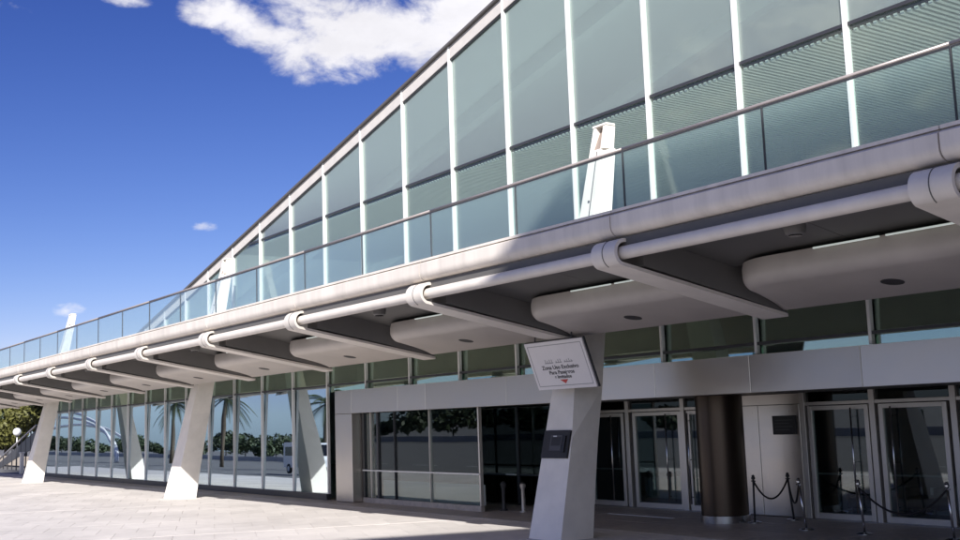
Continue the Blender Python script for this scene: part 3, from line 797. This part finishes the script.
# wall terminal on the column
wt = thing('wall_terminal', (-18.5, 14.85, 1.66), 'dark square terminal with a small screen mounted on the leaning column', 'terminal')
en2 = Vector((0, -1, LEAN)).normalized(); ev2 = Vector((0, LEAN, 1)).normalized(); o2 = Vector((-18.99, 14.36, 0))
def wtbox(name, u0, u1, z0, z1, w0, w1, mat):
    def P(u, z, w): return o2+Vector((u, LEAN*z, z))+en2*w
    vs = [P(u, z, w) for w in (w0, w1) for (u, z) in ((u0, z0), (u1, z0), (u1, z1), (u0, z1))]
    return mesh(name, vs, [(0,3,2,1),(4,5,6,7),(0,1,5,4),(1,2,6,5),(2,3,7,6),(3,0,4,7)], mat, wt)
wtbox('case', .03, .89, 1.65, 2.22, .002, .05, 'plastic_dark')
wtbox('bezel', .28, .66, 1.80, 2.12, .0505, .058, 'screen_grey')
wtbox('screen', .32, .62, 1.90, 2.08, .0585, .061, 'plastic_dark')
wtbox('label_strip', .36, .48, 2.085, 2.105, .0585, .06, 'alu_light')
wtbox('handset', .72, .80, 1.76, 2.1, .0505, .085, 'seal_black')

# ------------------------------------------------------------------ unseen decks added behind the viewpoint to shade the right end of the canopy
dr = thing('shade_decks', (40, -12, 0), 'unseen stack of decks on piers added behind the viewpoint to cast shade', 'building')
MB().add([(5.57, -15.7, 26), (7.97, -8.3, 26), (64, -8.3, 26), (64, -15.7, 26), (5.57, -15.7, 26.5), (7.97, -8.3, 26.5), (64, -8.3, 26.5), (64, -15.7, 26.5)],
         [(0, 1, 2, 3), (7, 6, 5, 4), (0, 4, 5, 1), (1, 5, 6, 2), (2, 6, 7, 3), (3, 7, 4, 0)]).build('shade_deck', 'concrete', dr)
for x in (30, 46, 62):
    for y in (-14.5, -9.5): box('pier', x-.5, x+.5, y-.5, y+.5, -.15, 26, 'concrete', dr)
for z in (6, 11, 16, 21): box('added_deck', 29, 63, -15.6, -8.4, z, z+.35, 'concrete', dr)
# unseen block added beyond the canopy's right end to cut skylight on column flanks
tw = thing('sky_blocker', (12, 24, 0), 'unseen block added past the right end of the terminal to darken the column sides', 'building')
box('wall', 6.2, 22, 9.2, 46, -.15, 13.5, 'concrete', tw)
for z in (1.0, 4.6, 8.2):
    for j in range(8):
        w = box('window', 6.15, 6.19, 10.2+j*4.4, 13.2+j*4.4, z, z+2.3, 'dark_metal', tw)
        box('pane', 6.13, 6.148, 10.3+j*4.4, 13.1+j*4.4, z+.1, z+2.2, 'lens_black', w)
box('parapet', 6.0, 22.2, 9.0, 46.2, 13.502, 14.1, 'column_paint', tw)

# ------------------------------------------------------------------ trees and garden at the far end
def leaf_cloud(mb, c, r, n, size, rng, squash=.8):
    for _ in range(n):
        while True:
            p = Vector((rng.uniform(-1, 1), rng.uniform(-1, 1), rng.uniform(-1, 1)))
            if .25 < p.length < 1: break
        p = p.normalized()*(p.length**.45); q = Vector(c)+Vector((p.x*r, p.y*r, p.z*r*squash))
        a = Vector((rng.gauss(0, 1), rng.gauss(0, 1), rng.gauss(0, 1))).normalized(); b = a.cross(Vector((rng.gauss(0, 1), rng.gauss(0, 1), rng.gauss(0, 1)))).normalized()
        s = size*rng.uniform(.6, 1.3)
        mb.add([q-a*s, q+b*s*.5, q+a*s, q-b*s*.5], [(0, 1, 2, 3)])
def tree_parts(root, X, Y, h, r, mat, seed, n=2600, leaf=.22):
    rng = random.Random(seed)
    tk = MB(); th = h*.42
    tk.tube([(X, Y, -.1), (X+.1, Y, th*.5), (X-.05, Y+.1, th), (X+.1, Y, h*.75)], [.22*h/7, .17*h/7, .13*h/7, .05], 8)
    cs = []
    for k in range(9):
        a = k*2.4+rng.uniform(-.4, .4); rr = r*rng.uniform(.35, .72); zz = h*rng.uniform(.48, .86)
        e = Vector((X+math.cos(a)*rr, Y+math.sin(a)*rr, zz)); cs.append(e)
        tk.tube([(X, Y, th*rng.uniform(.7, 1)), (X+math.cos(a)*rr*.5, Y+math.sin(a)*rr*.5, (th+zz)/2), e], [.08, .055, .02], 6)
    tk.build('trunk', 'bark', root, smooth=True)
    cr = MB()
    for e in cs: leaf_cloud(cr, e, r*rng.uniform(.34, .5), n//10, leaf, rng)
    leaf_cloud(cr, (X, Y, h*.78), r*.55, n//10, leaf, rng)
    me = bpy.data.meshes.new('crown'); me.from_pydata(cr.v, [], cr.f); link('crown', me, mat, root)
garden = [(-113, 26.5, 9.8, 4.6, 'leaf', 'rounded green tree behind the stair railing beyond the last column'),
          (-112, 23.6, 5.0, 3.2, 'leaf_gold', 'low golden green tree beside the globe lamp'),
          (-121, 27.4, 8.2, 4.2, 'leaf', 'tall green tree behind the globe lamp'),
          (-128, 30.5, 11, 4.6, 'leaf_dark', 'dark tree at the back of the garden'),
          (-118, 24.2, 3.6, 2.6, 'leaf_gold', 'small golden bush at the left of the garden')]
for i, (X, Y, h, r, mt, lab) in enumerate(garden):
    t = thing('garden_tree', (X, Y, 0), lab, 'tree', 'garden trees beyond the terminal'); tree_parts(t, X, Y, h, r, mt, 50+i, 4200, .26)
lp = thing('globe_lamp', (-100, 22.0, 0), 'white globe lamp on a slim pole among the garden trees', 'lamp')
MB().tube([(-100, 22, 0), (-100, 22, 2.5)], [.07, .05], 10).build('pole', 'alu_light', lp, smooth=True)
bm = bmesh.new(); bmesh.ops.create_uvsphere(bm, u_segments=16, v_segments=10, radius=.34)
for v in bm.verts: v.co += Vector((-100, 22, 2.85))
me = bpy.data.meshes.new('globe'); bm.to_mesh(me); bm.free(); link('globe', me, 'globe_white', lp, True)
MB().lathe([(.12, 2.44), (.16, 2.53)], -100, 22, 12).build('collar', 'dark_metal', lp, auto=True)
sr = thing('stair_railing', (-84, 19, 0), 'sloping dark stair railing beyond the last leaning column', 'railing')
A, B = Vector((-94, 19.4, .75)), Vector((-82.5, 19.4, 3.2))
MB().tube([A, B], .07, 8).build('handrail', 'alu_frame', sr, smooth=True)
for i in range(9):
    p = A.lerp(B, i/8); MB().tube([(p.x, p.y, 0), (p.x, p.y, p.z)], .045, 6).build('post', 'dark_metal', sr)
MB().add([tuple(A+Vector((0, -.02, -.75))), tuple(B+Vector((0, -.02, -1.5))), tuple(B+Vector((0, -.02, -.35))), tuple(A+Vector((0, -.02, -.3))),
          tuple(A+Vector((0, .02, -.75))), tuple(B+Vector((0, .02, -1.5))), tuple(B+Vector((0, .02, -.35))), tuple(A+Vector((0, .02, -.3)))],
         [(0,1,2,3),(7,6,5,4),(0,4,5,1),(1,5,6,2),(2,6,7,3),(3,7,4,0)]).build('infill', 'dark_metal', sr)
gw = MB().cbox(-135, -78, 22.6, 23.1, -.05, .75, .03).build('garden_wall', 'stone_wall'); tag(gw, 'low beige garden wall under the trees beyond the terminal', 'wall')
bo = thing('white_bollard', (-78.5, 17.6, 0), 'white square bollard beside the stair railing', 'bollard')
MB().cbox(-78.62, -78.38, 17.48, 17.72, .0, 1.35, .03).build('shaft', 'white_paint', bo)
MB().cbox(-78.66, -78.34, 17.44, 17.76, 1.352, 1.44, .03).build('cap', 'white_paint', bo)

# ------------------------------------------------------------------ what the lower glass mirrors: car park side opposite the terminal
def palm(X, Y, h, seed, label):
    rng = random.Random(seed)
    t = thing('palm_tree', (X, Y, 0), label, 'palm', 'palms across the forecourt')
    MB().tube([(X, Y, -.1), (X+.15, Y, h*.3), (X+.05, Y+.1, h*.7), (X+.1, Y, h)], [.3, .24, .2, .24], 10).build('trunk', 'bark', t, smooth=True)
    cr = MB()
    for k in range(30):
        a = rng.uniform(0, 2*PI); el = rng.uniform(-.5, 1.1); Ln = rng.uniform(2.6, 3.6)
        pts = []
        for i in range(9):
            s = i/8; rr = Ln*s*math.cos(el*.6); zz = h+Ln*(math.sin(el)*s-.75*s*s)
            pts.append(Vector((X+.1+math.cos(a)*rr, Y+math.sin(a)*rr, zz)))
        side = Vector((-math.sin(a), math.cos(a), 0))
        for i in range(8):
            for q in range(3):
                p = pts[i].lerp(pts[i+1], q/3)
                for sg_ in (-1, 1):
                    w = .55*math.sin(PI*min(1, (i+q/3)/8*.85+.12)); e = p+side*sg_*w+Vector((0, 0, -.35*w))+(pts[i+1]-pts[i])*.5
                    d = (pts[i+1]-pts[i]).normalized()*.05
                    cr.add([p-d, p+d, e], [(0, 1, 2)])
        cr.tube(pts, [.035]*8+[.01], 4, False)
    me = bpy.data.meshes.new('crown'); me.from_pydata(cr.v, [], cr.f); link('crown', me, 'palm_leaf', t)
palm(-115, -11, 7.2, 3, 'tall palm mirrored in the glass right of the sunlit column')
palm(-142, -15, 7.6, 4, 'palm mirrored in the glass left of the sunlit column')
palm(-95, -13, 6.0, 5, 'palm mirrored above the white van')
def vanmesh(X, Y):
    t = thing('white_van', (X, Y, 0), 'white van parked across the forecourt, mirrored in the glass wall', 'van')
    pr = [(X-2.6, .45), (X+2.6, .45), (X+2.65, 1.0), (X+2.3, 1.25), (X+1.5, 2.15), (X+1.1, 2.25), (X-2.5, 2.28), (X-2.6, 2.1)]
    MB().prism_y(pr, Y-.95, Y+.95).build('body', 'van_white', t)
    for sy in (-1, 1):
        for (a, b) in ((-2.3, -1.0), (-.9, .3), (.4, 1.35)):
            box('side_window', X+a, X+b, Y+sy*.955-.006, Y+sy*.955+.006, 1.3, 1.95, 'lens_black', t)
        for wx in (-1.6, 1.7):
            w = MB().tube([(X+wx, Y+sy*.78, .36), (X+wx, Y+sy*.98, .36)], .36, 18).build('wheel', 'tyre', t)
            MB().tube([(X+wx, Y+sy*.97, .36), (X+wx, Y+sy*.99, .36)], .2, 14).build('rim', 'alu_light', w)
    MB().add([(X+2.27, Y-.8, 1.3), (X+2.27, Y+.8, 1.3), (X+1.56, Y+.75, 2.1), (X+1.56, Y-.75, 2.1), (X+2.32, Y-.8, 1.3), (X+2.32, Y+.8, 1.3), (X+1.6, Y+.75, 2.12), (X+1.6, Y-.75, 2.12)],
             [(0,3,2,1),(4,5,6,7),(0,1,5,4),(1,2,6,5),(2,3,7,6),(3,0,4,7)]).build('windscreen', 'lens_black', t)
vanmesh(-76, -2.2)
# white twin-arched shelter across the forecourt
ar = thing('arched_shelter', (-180, -11, 0), 'white twin-arched shelter mirrored in the glass by the last column', 'shelter')
def archpts(y, r0): return [(-180+32*math.cos(math.radians(a)), y, r0*math.sin(math.radians(a))-.1) for a in range(0, 181, 6)]
for y, hh in ((-9.5, 7.4), (-9.9, 6.5), (-12.5, 5.4)):
    MB().tube(archpts(y, hh), .2, 10).build('arch', 'white_paint', ar, smooth=True)
hw = MB().cbox(-440, 40, -42, -41.4, -.06, .7, .03).build('forecourt_wall', 'concrete'); tag(hw, 'low concrete wall on the far side of the forecourt', 'wall')
bt = []
for k in range(26):
    X = -420+k*15.5+random.uniform(-7, 7); Y = -66+random.uniform(-8, 3); h = random.uniform(2.2, 5.2)
    t = thing('forecourt_tree', (X, Y, 0), 'dark bushy tree in the row beyond the forecourt wall', 'tree', 'trees beyond the forecourt'); tree_parts(t, X, Y, h, h*1.1, 'leaf_dark', 80+k, 900, .55)
